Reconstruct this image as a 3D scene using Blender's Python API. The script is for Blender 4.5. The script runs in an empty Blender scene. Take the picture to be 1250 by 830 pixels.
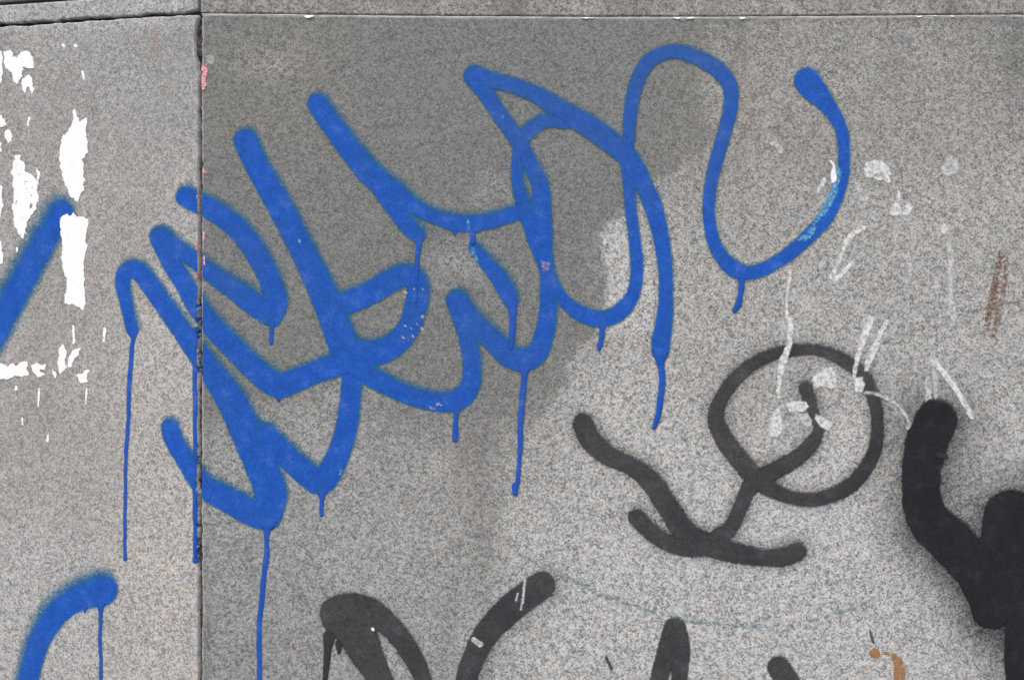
import bpy, math
import numpy as np

# ------------------------------------------------------------------ camera, sky, sun, exposure
sc = bpy.context.scene
D = 2.0            # camera to the main wall face, metres
ZC = 1.45          # eye height
S = 0.001          # one photo pixel is one millimetre on the main wall face
cam_d = bpy.data.cameras.new('camera')
cam = bpy.data.objects.new('camera', cam_d)
sc.collection.objects.link(cam)
cam.location = (0, -D, ZC)
cam.rotation_euler = (math.radians(90), 0, 0)
cam_d.sensor_width = 36
cam_d.lens = 36 * D / 1.25
cam_d.clip_start = 0.02
cam_d.clip_end = 3000
sc.camera = cam

SUN_EL, SUN_AZ = 58, 200       # degrees; azimuth from +Y clockwise: behind the camera
world = bpy.data.worlds.new('World')
sc.world = world
world.use_nodes = True
wn, wl = world.node_tree.nodes, world.node_tree.links
bg = wn['Background']
sky = wn.new('ShaderNodeTexSky')
sky.sky_type = 'NISHITA'
sky.sun_disc = False
sky.sun_elevation = math.radians(SUN_EL)
sky.sun_rotation = math.radians(SUN_AZ)
sky.air_density = 1.0
sky.dust_density = 6.0
sky.ozone_density = 0.6
hs = wn.new('ShaderNodeHueSaturation')
hs.inputs['Saturation'].default_value = 0.45      # overcast: a nearly white sky
wl.new(sky.outputs[0], hs.inputs['Color'])
wl.new(hs.outputs[0], bg.inputs['Color'])
bg.inputs['Strength'].default_value = 0.12
sun_d = bpy.data.lights.new('sun', 'SUN')
sun_d.energy = 1.2
sun_d.angle = math.radians(35)
sun_d.color = (1.0, 0.98, 0.95)
sun = bpy.data.objects.new('sun', sun_d)
sc.collection.objects.link(sun)
sun.location = (-1, -4, 6)
# aim the lamp explicitly: light travels from the sun's place to the wall
from mathutils import Vector
az, el = math.radians(SUN_AZ), math.radians(SUN_EL)
to_sun = Vector((math.sin(az) * math.cos(el), math.cos(az) * math.cos(el), math.sin(el)))
sun.rotation_euler = (-to_sun).to_track_quat('-Z', 'Y').to_euler()

sc.render.engine = 'CYCLES'
sc.cycles.transparent_max_bounces = 24
sc.view_settings.view_transform = 'Standard'
sc.view_settings.look = 'None'
sc.view_settings.gamma = 1.0
sc.view_settings.exposure = 0.0
sc.view_settings.use_curve_mapping = False
EXPOSURE = 0.62
sc.view_settings.exposure = EXPOSURE

# ------------------------------------------------------------------ noise and frames
def _hash(ix, iy, seed):
    h = (ix.astype(np.int64) * 374761393 + iy.astype(np.int64) * 668265263 + seed * 1442695041) & 0xffffffff
    h = ((h ^ (h >> 13)) * 1274126177) & 0xffffffff
    return ((h ^ (h >> 16)) & 0xffff) / 65535.0

def vnoise(x, y, seed=0):
    x = np.asarray(x, float); y = np.asarray(y, float)
    ix, iy = np.floor(x), np.floor(y)
    fx, fy = x - ix, y - iy
    fx = fx * fx * (3 - 2 * fx); fy = fy * fy * (3 - 2 * fy)
    a = _hash(ix, iy, seed); b = _hash(ix + 1, iy, seed)
    c = _hash(ix, iy + 1, seed); d = _hash(ix + 1, iy + 1, seed)
    return (a * (1 - fx) + b * fx) * (1 - fy) + (c * (1 - fx) + d * fx) * fy

def fbm(x, y, size, seed=0, octs=3):
    """-1..1, first octave of the given size"""
    t, amp, tot = 0, 1.0, 0
    for k in range(octs):
        t = t + amp * (vnoise(x / size * 2 ** k, y / size * 2 ** k, seed + 17 * k) * 2 - 1)
        tot += amp; amp *= 0.55
    return t / tot

def sstep(a, b, x):
    t = np.clip((x - a) / (b - a), 0, 1)
    return t * t * (3 - 2 * t)

TH = math.radians(16.5)                       # the left bay turns away from the main face
HX = (244 - 625) * S                          # corner line
NR = np.array([0.0, -1.0, 0.0]); DR = np.array([1.0, 0.0, 0.0]); OR_ = np.array([0.0, 0.0, 0.0])
NL = np.array([-math.sin(TH), -math.cos(TH), 0.0]); DL = np.array([math.cos(TH), -math.sin(TH), 0.0])
OL = np.array([HX, 0.0, 0.0])
FR = {'R': (OR_, DR, NR), 'L': (OL, DL, NL)}

def frame_pt(fr, u, z, h):
    o, d, n = FR[fr]
    u = np.asarray(u, float)
    P = o[None] + u[:, None] * d[None] + np.asarray(h)[:, None] * n[None]
    P[:, 2] = z
    return P

def px_to_frame(px, py):
    """photo pixel -> (is_left, u, z) on the stone face it falls on"""
    px = np.asarray(px, float); py = np.asarray(py, float)
    left = px < 244
    rx, ry, rz = (px - 625) * S, np.full_like(px, D), -(py - 415) * S
    t = (NL[0] * HX + NL[1] * D) / (NL[0] * rx + NL[1] * ry)
    t = np.where(left, t, 1.0)
    X, Y, Z = rx * t, -D + ry * t, ZC + rz * t
    u = np.where(left, (X - HX) * DL[0] + Y * DL[1], X)
    return left, u, Z

# stone limits (metres in frame coordinates)
L_EDGE = -0.0022
R_EDGE = (245.6 - 625) * S
TOPZ = ZC + 0.395
def top_r(u):                                   # upper arris of the main slab, a little bowed
    p = np.asarray(u) / S + 625
    return TOPZ + S * (2.2 * np.exp(-((p - 240) / 170) ** 2) - 1.8 * np.exp(-((p - 770) / 260) ** 2) + 1.0 * np.exp(-((p - 1240) / 130) ** 2))
def top_l(u):
    return ZC + 0.3985 + 0.0 * np.asarray(u)

# ------------------------------------------------------------------ materials
def mat(name):
    m = bpy.data.materials.new(name); m.use_nodes = True
    nt = m.node_tree
    return m, nt, nt.nodes, nt.links, nt.nodes['Principled BSDF']

def N(nodes, typ, **kw):
    n = nodes.new(typ)
    for k, v in kw.items():
        if k in n.inputs: n.inputs[k].default_value = v
        else: setattr(n, k, v)
    return n

def math_n(nodes, links, op, a, b=None, clamp=False):
    n = nodes.new('ShaderNodeMath'); n.operation = op; n.use_clamp = clamp
    for i, v in enumerate((a, b)):
        if v is None: continue
        if isinstance(v, (int, float)): n.inputs[i].default_value = v
        else: links.new(v, n.inputs[i])
    return n.outputs[0]

def mix_c(nodes, links, fac, a, b, blend='MIX'):
    n = nodes.new('ShaderNodeMix'); n.data_type = 'RGBA'; n.blend_type = blend
    for s, v in ((n.inputs[0], fac), (n.inputs[6], a), (n.inputs[7], b)):
        if isinstance(v, (int, float)): s.default_value = v
        elif isinstance(v, tuple): s.default_value = (*v, 1)
        else: links.new(v, s)
    return n.outputs[2]

def ramp(nodes, links, fac, stops, interp='LINEAR'):
    r = nodes.new('ShaderNodeValToRGB'); r.color_ramp.interpolation = interp
    el = r.color_ramp.elements
    while len(el) < len(stops): el.new(0.5)
    for e, (p, c) in zip(el, stops):
        e.position = p; e.color = (*c, 1) if isinstance(c, tuple) else (c, c, c, 1)
    links.new(fac, r.inputs[0])
    return r.outputs[0]

def attr(nodes, name):
    a = nodes.new('ShaderNodeAttribute'); a.attribute_name = name
    return a.outputs['Fac']

def grain_nodes(nodes, links, gsize):
    """speckled granite: crystals of about gsize metres; returns colour and a height value"""
    geo = nodes.new('ShaderNodeNewGeometry')
    sx = nodes.new('ShaderNodeSeparateXYZ'); links.new(geo.outputs['Position'], sx.inputs[0])
    cx = nodes.new('ShaderNodeCombineXYZ')
    links.new(math_n(nodes, links, 'ADD', sx.outputs[0], math_n(nodes, links, 'MULTIPLY', sx.outputs[1], -0.3)), cx.inputs[0])
    links.new(math_n(nodes, links, 'ADD', sx.outputs[2], math_n(nodes, links, 'MULTIPLY', sx.outputs[1], 0.0)), cx.inputs[1])
    pos = cx.outputs[0]
    # break the cell outlines up
    wn_ = N(nodes, 'ShaderNodeTexNoise', noise_dimensions='2D', Scale=0.9 / gsize, Detail=2.0)
    links.new(pos, wn_.inputs['Vector'])
    off = nodes.new('ShaderNodeVectorMath'); off.operation = 'MULTIPLY_ADD'
    links.new(wn_.outputs['Color'], off.inputs[0])
    off.inputs[1].default_value = (gsize * 0.6,) * 3
    links.new(pos, off.inputs[2])
    v = N(nodes, 'ShaderNodeTexVoronoi', voronoi_dimensions='2D', Scale=1 / gsize)
    links.new(off.outputs[0], v.inputs['Vector'])
    sep = nodes.new('ShaderNodeSeparateColor'); links.new(v.outputs['Color'], sep.inputs[0])
    v2 = N(nodes, 'ShaderNodeTexVoronoi', voronoi_dimensions='2D', Scale=0.40 / gsize)
    links.new(off.outputs[0], v2.inputs['Vector'])
    sep2 = nodes.new('ShaderNodeSeparateColor'); links.new(v2.outputs['Color'], sep2.inputs[0])
    n2 = N(nodes, 'ShaderNodeTexNoise', noise_dimensions='2D', Scale=1.7 / gsize, Detail=3.0, Roughness=0.7)
    links.new(pos, n2.inputs['Vector'])
    r = math_n(nodes, links, 'MULTIPLY', sep.outputs[0], 0.56)
    r = math_n(nodes, links, 'ADD', r, math_n(nodes, links, 'MULTIPLY', sep2.outputs[0], 0.22))
    r = math_n(nodes, links, 'ADD', r, math_n(nodes, links, 'MULTIPLY', n2.outputs[0], 0.50))
    return geo, pos, r, sep, sep2, n2

def granite(name, gsize=0.00165, film=(0.126, 0.131, 0.132), contrast=1.0, tint=(1, 1, 1), soot_add=0.0, fgrain=0.95):
    m, nt, nodes, links, bsdf = mat(name)
    geo, pos, r, sep, sep2, n2 = grain_nodes(nodes, links, gsize)
    k = contrast
    def lv(v): return 0.335 + (v - 0.335) * k
    base = ramp(nodes, links, r, [(0.25, lv(0.05)), (0.42, lv(0.15)), (0.57, lv(0.29)), (0.72, lv(0.40)), (0.92, lv(0.56))])
    # feldspar: some of the larger crystals are beige or pinkish
    warm = attr(nodes, 'warm')
    big = N(nodes, 'ShaderNodeTexNoise', noise_dimensions='2D', Scale=28.0, Detail=3.0)
    links.new(pos, big.inputs['Vector'])
    f = math_n(nodes, links, 'GREATER_THAN', sep2.outputs[1], 0.74)
    f = math_n(nodes, links, 'MULTIPLY', f, math_n(nodes, links, 'ADD', math_n(nodes, links, 'MULTIPLY', warm, 0.8), 0.30, True))
    col = mix_c(nodes, links, f, base, (1.13, 0.99, 0.86), 'MULTIPLY')
    bl = math_n(nodes, links, 'MULTIPLY', math_n(nodes, links, 'GREATER_THAN', sep.outputs[2], 0.5), 0.55)
    col = mix_c(nodes, links, bl, col, (0.90, 0.98, 1.07), 'MULTIPLY')
    col = mix_c(nodes, links, math_n(nodes, links, 'MULTIPLY', warm, 0.55, True), col, (1.06, 1.0, 0.91), 'MULTIPLY')
    vf = N(nodes, 'ShaderNodeTexVoronoi', voronoi_dimensions='2D', Scale=118.0, Randomness=1.0)
    links.new(pos, vf.inputs['Vector'])
    sf = nodes.new('ShaderNodeSeparateColor'); links.new(vf.outputs['Color'], sf.inputs[0])
    fe = math_n(nodes, links, 'MULTIPLY', math_n(nodes, links, 'GREATER_THAN', sf.outputs[0], 0.80), ramp(nodes, links, vf.outputs['Distance'], [(0.12, 1.0), (0.42, 0.0)]))
    fe = math_n(nodes, links, 'MULTIPLY', fe, math_n(nodes, links, 'ADD', math_n(nodes, links, 'MULTIPLY', warm, 0.75), 0.12))
    col = mix_c(nodes, links, fe, col, (0.50, 0.43, 0.355))
    # uneven weathering
    cl = N(nodes, 'ShaderNodeTexNoise', noise_dimensions='2D', Scale=9.0, Detail=4.0, Roughness=0.65)
    links.new(pos, cl.inputs['Vector'])
    cl2 = N(nodes, 'ShaderNodeTexNoise', noise_dimensions='2D', Scale=70.0, Detail=2.0, Roughness=0.6)
    links.new(pos, cl2.inputs['Vector'])
    soot = attr(nodes, 'soot')
    soot = math_n(nodes, links, 'ADD', math_n(nodes, links, 'MULTIPLY', soot, 1.22), soot_add)
    s = math_n(nodes, links, 'ADD', soot, math_n(nodes, links, 'MULTIPLY', math_n(nodes, links, 'SUBTRACT', cl.outputs[0], 0.5), 0.30))
    s = math_n(nodes, links, 'ADD', s, math_n(nodes, links, 'MULTIPLY', math_n(nodes, links, 'SUBTRACT', cl2.outputs[0], 0.5), 0.26))
    # light crystals stay a little cleaner than dark pits
    s = math_n(nodes, links, 'ADD', s, math_n(nodes, links, 'MULTIPLY', math_n(nodes, links, 'SUBTRACT', 0.55, r), 0.12))
    s = math_n(nodes, links, 'MINIMUM', math_n(nodes, links, 'MAXIMUM', s, 0.0), 0.93)
    filmc = mix_c(nodes, links, warm, film, (film[0] * 1.18, film[1] * 1.10, film[2] * 1.0))
    # the film is thinner over proud crystals, so the grain still reads through it
    fg = math_n(nodes, links, 'ADD', math_n(nodes, links, 'MULTIPLY', r, fgrain), 1.0 - 0.64 * fgrain)
    fgc = nodes.new('ShaderNodeCombineColor')
    for i in range(3): links.new(fg, fgc.inputs[i])
    filmc = mix_c(nodes, links, 1.0, filmc, fgc.outputs[0], 'MULTIPLY')
    col = mix_c(nodes, links, s, col, filmc)
    wear = attr(nodes, 'wear')
    col = mix_c(nodes, links, math_n(nodes, links, 'MULTIPLY', wear, 0.6, True), col, (0.42, 0.42, 0.43))
    rust = math_n(nodes, links, 'MULTIPLY', attr(nodes, 'rust'), math_n(nodes, links, 'ADD', r, 0.3), True)
    col = mix_c(nodes, links, rust, col, (0.20, 0.085, 0.035))
    col = mix_c(nodes, links, 1.0, col, tint, 'MULTIPLY')
    links.new(col, bsdf.inputs['Base Color'])
    rr = math_n(nodes, links, 'ADD', math_n(nodes, links, 'MULTIPLY', n2.outputs[0], 0.25), 0.58)
    links.new(rr, bsdf.inputs['Roughness'])
    bsdf.inputs['Specular IOR Level'].default_value = 0.3
    bp = N(nodes, 'ShaderNodeBump', Strength=0.35, Distance=0.0005)
    links.new(r, bp.inputs['Height']); links.new(bp.outputs[0], bsdf.inputs['Normal'])
    return m

def spray(name, thick, thin, rough=0.5, grit=0.10, wear=0.16, breakup=0.55, greyed=(0.045, 0.095, 0.23)):
    """sprayed paint: coverage comes from how far a point lies from the spray line"""
    m, nt, nodes, links, bsdf = mat(name)
    geo, pos, r, sep, sep2, n2 = grain_nodes(nodes, links, 0.0018)
    cov = attr(nodes, 'cov')
    fine = N(nodes, 'ShaderNodeTexNoise', noise_dimensions='2D', Scale=900.0, Detail=2.0, Roughness=0.7)
    links.new(pos, fine.inputs['Vector'])
    k = math_n(nodes, links, 'MULTIPLY', cov, math_n(nodes, links, 'SUBTRACT', 1.0, cov, True))
    nz = math_n(nodes, links, 'ADD', math_n(nodes, links, 'SUBTRACT', fine.outputs[0], 0.5), math_n(nodes, links, 'MULTIPLY', math_n(nodes, links, 'SUBTRACT', 0.62, r), 0.7))
    a = math_n(nodes, links, 'ADD', cov, math_n(nodes, links, 'MULTIPLY', math_n(nodes, links, 'MULTIPLY', k, 4.0), math_n(nodes, links, 'MULTIPLY', nz, breakup * 2)), True)
    cloud = N(nodes, 'ShaderNodeTexNoise', noise_dimensions='2D', Scale=45.0, Detail=5.0, Roughness=0.65)
    links.new(pos, cloud.inputs['Vector'])
    col = mix_c(nodes, links, ramp(nodes, links, cov, [(0.45, 0.0), (0.99, 1.0)]), thin, thick)
    g = math_n(nodes, links, 'ADD', math_n(nodes, links, 'MULTIPLY', r, grit * 2), 1.0 - grit)
    g = math_n(nodes, links, 'MULTIPLY', g, math_n(nodes, links, 'ADD', math_n(nodes, links, 'MULTIPLY', cloud.outputs[0], 0.55), 0.725))
    g = math_n(nodes, links, 'MULTIPLY', g, math_n(nodes, links, 'ADD', math_n(nodes, links, 'MULTIPLY', fine.outputs[0], 0.8), 0.60))
    gc = nodes.new('ShaderNodeCombineColor')
    for i in range(3): links.new(g, gc.inputs[i])
    col = mix_c(nodes, links, 1.0, col, gc.outputs[0], 'MULTIPLY')
    # where the coat is thin the stone greys it and its grain shows
    lean = math_n(nodes, links, 'MULTIPLY', math_n(nodes, links, 'SUBTRACT', 1.0, attr(nodes, 'dens'), True), math_n(nodes, links, 'MULTIPLY', r, 0.85), True)
    col = mix_c(nodes, links, lean, col, greyed)
    # worn dusty patches
    dust = ramp(nodes, links, math_n(nodes, links, 'MULTIPLY', cloud.outputs[0], math_n(nodes, links, 'ADD', fine.outputs[0], 0.5)), [(0.60, 0.0), (0.80, 1.0)])
    col = mix_c(nodes, links, math_n(nodes, links, 'MULTIPLY', dust, wear), col, (0.33, 0.36, 0.42))
    links.new(col, bsdf.inputs['Base Color'])
    links.new(a, bsdf.inputs['Alpha'])
    bsdf.inputs['Roughness'].default_value = rough
    bsdf.inputs['Specular IOR Level'].default_value = 0.12
    bp = N(nodes, 'ShaderNodeBump', Strength=0.3, Distance=0.0004)
    links.new(r, bp.inputs['Height']); links.new(bp.outputs[0], bsdf.inputs['Normal'])
    # the same coat without see-through, for faces that are covered all over (renders faster)
    full = m.copy(); full.name = name + '_full'
    b2 = full.node_tree.nodes['Principled BSDF']
    full.node_tree.links.remove(b2.inputs['Alpha'].links[0]); b2.inputs['Alpha'].default_value = 1.0
    FULL[name] = full
    return m

FULL = {}
def residue(name, col, col2, opac=0.8, breakup=0.6, scale=160.0, spots=0.0, rough=0.8):
    """dried paste, paper or stain lying on the stone"""
    m, nt, nodes, links, bsdf = mat(name)
    geo, pos, r, sep, sep2, n2 = grain_nodes(nodes, links, 0.0018)
    cov = attr(nodes, 'cov')
    n1 = N(nodes, 'ShaderNodeTexNoise', noise_dimensions='2D', Scale=scale, Detail=5.0, Roughness=0.7)
    links.new(pos, n1.inputs['Vector'])
    nn = math_n(nodes, links, 'ADD', math_n(nodes, links, 'MULTIPLY', math_n(nodes, links, 'SUBTRACT', n1.outputs[0], 0.5), 2.0), math_n(nodes, links, 'MULTIPLY', math_n(nodes, links, 'SUBTRACT', r, 0.55), 0.5))
    a = math_n(nodes, links, 'ADD', math_n(nodes, links, 'MULTIPLY', cov, opac), math_n(nodes, links, 'MULTIPLY', nn, breakup))
    a = math_n(nodes, links, 'MULTIPLY', a, ramp(nodes, links, cov, [(0.15, 0.0), (0.6, 1.0)]), True)
    c = mix_c(nodes, links, ramp(nodes, links, n1.outputs[0], [(0.35, 0.0), (0.65, 1.0)]), col, col2)
    if spots:
        n3 = N(nodes, 'ShaderNodeTexNoise', noise_dimensions='2D', Scale=130.0, Detail=2.0)
        links.new(pos, n3.inputs['Vector'])
        c = mix_c(nodes, links, math_n(nodes, links, 'MULTIPLY', ramp(nodes, links, n3.outputs[0], [(0.70, 0.0), (0.74, 1.0)]), spots), c, (0.08, 0.08, 0.12))
    links.new(c, bsdf.inputs['Base Color']); links.new(a, bsdf.inputs['Alpha'])
    bsdf.inputs['Roughness'].default_value = rough
    bsdf.inputs['Specular IOR Level'].default_value = 0.2
    bp = N(nodes, 'ShaderNodeBump', Strength=0.4, Distance=0.0004)
    links.new(n1.outputs[0], bp.inputs['Height']); links.new(bp.outputs[0], bsdf.inputs['Normal'])
    return m

def plain(name, c1, c2, scale, rough=0.85, bump=0.4):
    m, nt, nodes, links, bsdf = mat(name)
    geo = nodes.new('ShaderNodeNewGeometry')
    n1 = N(nodes, 'ShaderNodeTexNoise', Scale=scale, Detail=6.0, Roughness=0.7)
    links.new(geo.outputs['Position'], n1.inputs['Vector'])
    c = mix_c(nodes, links, ramp(nodes, links, n1.outputs[0], [(0.35, 0.0), (0.65, 1.0)]), c1, c2)
    links.new(c, bsdf.inputs['Base Color'])
    bsdf.inputs['Roughness'].default_value = rough
    bp = N(nodes, 'ShaderNodeBump', Strength=bump, Distance=0.002)
    links.new(n1.outputs[0], bp.inputs['Height']); links.new(bp.outputs[0], bsdf.inputs['Normal'])
    return m

M_RIGHT = granite('granite_main', contrast=0.80, fgrain=1.2, tint=(0.985, 0.995, 1.01))
M_LEFT = granite('granite_bay', gsize=0.0016, film=(0.205, 0.205, 0.206), contrast=0.80, soot_add=-0.10, fgrain=1.0, tint=(0.985, 1.0, 1.035))
M_BAND = granite('granite_band', gsize=0.0018, film=(0.125, 0.123, 0.119), contrast=0.95)
M_BLUE = spray('blue_spray_paint', (0.010, 0.068, 0.335), (0.010, 0.135, 0.25), 0.55, grit=0.30, breakup=0.4, wear=0.12, greyed=(0.035, 0.085, 0.19))
M_DRIP = spray('blue_paint_run', (0.008, 0.068, 0.35), (0.008, 0.068, 0.35), 0.45, grit=0.03, breakup=0.1)
M_BLACK = spray('charcoal_spray_paint', (0.026, 0.026, 0.031), (0.026, 0.026, 0.03), 0.6, grit=0.30, breakup=0.35, wear=0.10, greyed=(0.11, 0.11, 0.115))
M_BLACK2 = spray('black_spray_paint', (0.011, 0.011, 0.015), (0.016, 0.016, 0.02), 0.7, grit=0.28, breakup=0.22, wear=0.04, greyed=(0.03, 0.03, 0.034))
M_BDRIP = spray('charcoal_paint_run', (0.026, 0.026, 0.032), (0.026, 0.026, 0.032), 0.45, grit=0.1, breakup=0.1, wear=0.05, greyed=(0.04, 0.04, 0.045))
M_PAPER = residue('white_paper', (0.66, 0.68, 0.72), (0.80, 0.81, 0.83), opac=1.5, breakup=1.1, spots=0.0)
M_PAPERP = residue('printed_white_paper', (0.66, 0.68, 0.72), (0.80, 0.81, 0.83), opac=1.5, breakup=1.1, spots=0.8)
M_PASTE = residue('grey_paste', (0.48, 0.49, 0.505), (0.60, 0.61, 0.625), opac=0.80, breakup=1.0)
M_THIN = residue('thin_paste', (0.40, 0.41, 0.425), (0.48, 0.49, 0.505), opac=0.70, breakup=0.9)
M_RUST = residue('rust', (0.19, 0.085, 0.04), (0.16, 0.10, 0.07), opac=0.30, breakup=1.3, scale=260)
M_OCHRE = residue('ochre_rust', (0.40, 0.19, 0.05), (0.22, 0.12, 0.06), opac=0.75, breakup=1.2, scale=200)
M_PINK = residue('pink_paint', (0.58, 0.09, 0.14), (0.60, 0.45, 0.48), opac=1.0, breakup=1.4, scale=330)
M_SCUFF = residue('pale_blue_scuff', (0.07, 0.29, 0.56), (0.16, 0.40, 0.62), opac=0.5, breakup=1.0, scale=220)
M_BEIGE = residue('bared_stone', (0.38, 0.30, 0.27), (0.42, 0.38, 0.37), opac=0.7, breakup=1.0, scale=260)
M_TEAL = residue('faded_teal_line', (0.10, 0.19, 0.21), (0.16, 0.25, 0.27), opac=0.16, breakup=1.3, scale=120)
M_DARKM = residue('dark_mark', (0.04, 0.045, 0.055), (0.07, 0.075, 0.09), opac=0.9, breakup=0.9, scale=220)
M_WHITE = residue('white_fleck', (0.60, 0.61, 0.64), (0.74, 0.74, 0.76), opac=1.2, breakup=0.6)
M_BROWNL = residue('brown_scratch', (0.16, 0.11, 0.075), (0.22, 0.16, 0.12), opac=0.55, breakup=1.6, scale=220)
M_JOINT = plain('joint_dirt', (0.010, 0.010, 0.010), (0.07, 0.068, 0.066), 200.0)
M_LIME = plain('lime_mortar', (0.52, 0.52, 0.53), (0.76, 0.76, 0.77), 150.0)
M_CORE = plain('wall_core', (0.10, 0.10, 0.10), (0.18, 0.18, 0.17), 20.0)
M_PAVE = plain('pavement_stone', (0.16, 0.155, 0.15), (0.26, 0.255, 0.245), 6.0)

# ------------------------------------------------------------------ object helpers
def new_obj(name, V, F, m, parent=None, attrs=None, smooth=True):
    me = bpy.data.meshes.new(name)
    V = np.asarray(V, np.float32); F = np.asarray(F, np.int32)
    me.vertices.add(len(V)); me.vertices.foreach_set('co', V.ravel())
    nf = len(F); w = F.shape[1]
    me.loops.add(nf * w); me.loops.foreach_set('vertex_index', F.ravel())
    me.polygons.add(nf)
    me.polygons.foreach_set('loop_start', np.arange(0, nf * w, w, dtype=np.int32))
    me.polygons.foreach_set('loop_total', np.full(nf, w, np.int32))
    for k, v in (attrs or {}).items():
        a = me.attributes.new(k, 'FLOAT', 'POINT'); a.data.foreach_set('value', np.asarray(v, np.float32))
    me.update(calc_edges=True); me.validate()
    if smooth: me.polygons.foreach_set('use_smooth', np.ones(len(me.polygons), bool))
    me.materials.append(m)
    o = bpy.data.objects.new(name, me)
    sc.collection.objects.link(o)
    if parent is not None: o.parent = parent
    return o

def tag(o, label=None, cat=None, group=None, kind=None):
    for k, v in (('label', label), ('category', cat), ('group', group), ('kind', kind)):
        if v: o[k] = v
    return o

def empty(name, label, cat, group=None):
    o = bpy.data.objects.new(name, None)
    o.empty_display_size = 0.05
    sc.collection.objects.link(o)
    return tag(o, label, cat, group)

# ------------------------------------------------------------------ the granite wall
wall = empty('granite_wall', 'weathered speckled grey granite block wall with a dirty open corner joint', 'wall')

# weathering of the stone: how much dark city film lies where (photo pixel, film amount)
SOOT_R = [(270,60,.80),(330,80,.52),(380,60,.55),(450,60,.72),(600,50,.68),(750,60,.68),(850,50,.52),(950,60,.52),(1100,60,.5),(1235,60,.62),
 (270,140,.85),(350,130,.72),(450,160,.78),(550,150,.74),(700,180,.76),(720,240,.66),(690,290,.6),(830,150,.70),(825,210,.60),(850,205,.45),(870,110,.55),
 (950,150,.5),(1100,150,.48),(1200,150,.45),(400,250,.78),(450,300,.7),(340,280,.75),(550,230,.62),(600,225,.42),(560,320,.38),(480,390,.5),
 (700,330,.48),(690,410,.45),(670,460,.4),(600,330,.45),(830,300,.30),(850,380,.22),(950,400,.25),(1100,300,.24),(930,280,.32),(1200,250,.3),
 (1200,400,.2),(280,300,.72),(265,520,.40),(370,520,.36),(480,540,.38),(440,600,.3),(530,620,.33),(585,560,.48),(600,480,.50),(540,440,.4),
 (655,560,.22),(650,640,.12),(750,480,.06),(760,600,.04),(900,700,.02),(1100,700,.02),(1000,800,.02),(1150,800,.06),(280,700,.42),(280,800,.48),
 (400,670,.32),(500,690,.28),(585,700,.34),(600,800,.2),(700,790,.06),(800,700,.02),(250,400,.6),(1240,500,.15),(1050,650,.02),(340,760,.4),(510,800,.3),(750,320,.05),(760,280,.05)]
SOOT_L = [(0,60,.60),(100,60,.62),(200,50,.66),(230,120,.62),(120,150,.60),(30,200,.62),(150,230,.52),(120,330,.55),(40,380,.58),(200,260,.46),(230,400,.42),
 (60,430,.6),(100,520,.58),(30,560,.58),(190,460,.36),(190,560,.34),(110,600,.52),(60,660,.40),(200,640,.28),(170,720,.25),(30,700,.30),(200,800,.25),(90,800,.30),(20,800,.3)]
WARM_R = [(300,80,.7),(370,60,.75),(280,40,.4),(480,60,.15),(650,60,.05),(800,60,.15),(860,60,.7),(875,130,.75),(950,100,.65),(1100,80,.6),(1230,80,.5),
 (1100,200,.5),(1200,230,.5),(950,250,.45),(900,290,.5),(700,200,.1),(450,250,.15),(600,250,.05),(300,300,.2),(350,560,.2),(500,560,.2),(590,600,.45),
 (750,500,.3),(850,400,.35),(1050,330,.3),(1150,450,.25),(700,650,.15),(900,720,.12),(1100,760,.12),(300,750,.15),(500,720,.12)]
WARM_L = [(30,100,.5),(200,100,.25),(100,220,.6),(200,250,.5),(60,350,.55),(190,400,.7),(80,480,.7),(110,560,.75),(200,520,.75),(190,650,.8),(60,620,.45),(60,720,.35),(200,780,.8),(100,800,.45),(120,60,.2)]

def shepard(pts, x, y, rad=75.0):
    num = np.zeros_like(x); den = np.zeros_like(x) + 1e-9
    for px, py, v in pts:
        w = 1.0 / (1.0 + ((x - px) ** 2 + (y - py) ** 2) / rad ** 2) ** 3
        num += w * v; den += w
    return num / den

def poly_sdf(poly, x, y):
    """positive inside"""
    P = np.asarray(poly, float); d2 = np.full(x.shape, 1e18); ins = np.zeros(x.shape, bool)
    for i in range(len(P)):
        a, b = P[i], P[(i + 1) % len(P)]
        e = b - a; L = max(e @ e, 1e-9)
        t = np.clip(((x - a[0]) * e[0] + (y - a[1]) * e[1]) / L, 0, 1)
        d2 = np.minimum(d2, (x - a[0] - t * e[0]) ** 2 + (y - a[1] - t * e[1]) ** 2)
        c = (a[1] > y) != (b[1] > y)
        with np.errstate(divide='ignore', invalid='ignore'):
            ins ^= c & (x < (b[0] - a[0]) * (y - a[1]) / (b[1] - a[1]) + a[0])
    d = np.sqrt(d2)
    return np.where(ins, d, -d)

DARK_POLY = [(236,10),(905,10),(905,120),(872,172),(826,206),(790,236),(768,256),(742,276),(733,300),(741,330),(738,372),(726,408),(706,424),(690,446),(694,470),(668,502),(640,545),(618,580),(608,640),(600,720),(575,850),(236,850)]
CLEAN_SPOTS = [(330,75,90,45,.30),(880,110,26,60,.25),(600,235,48,34,.22),(560,315,40,34,.30),(500,385,26,20,.15)]
PALE_POLY = [(733,292),(745,272),(772,262),(790,300),(800,360),(790,405),(730,412),(738,380),(745,340)]

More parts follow.
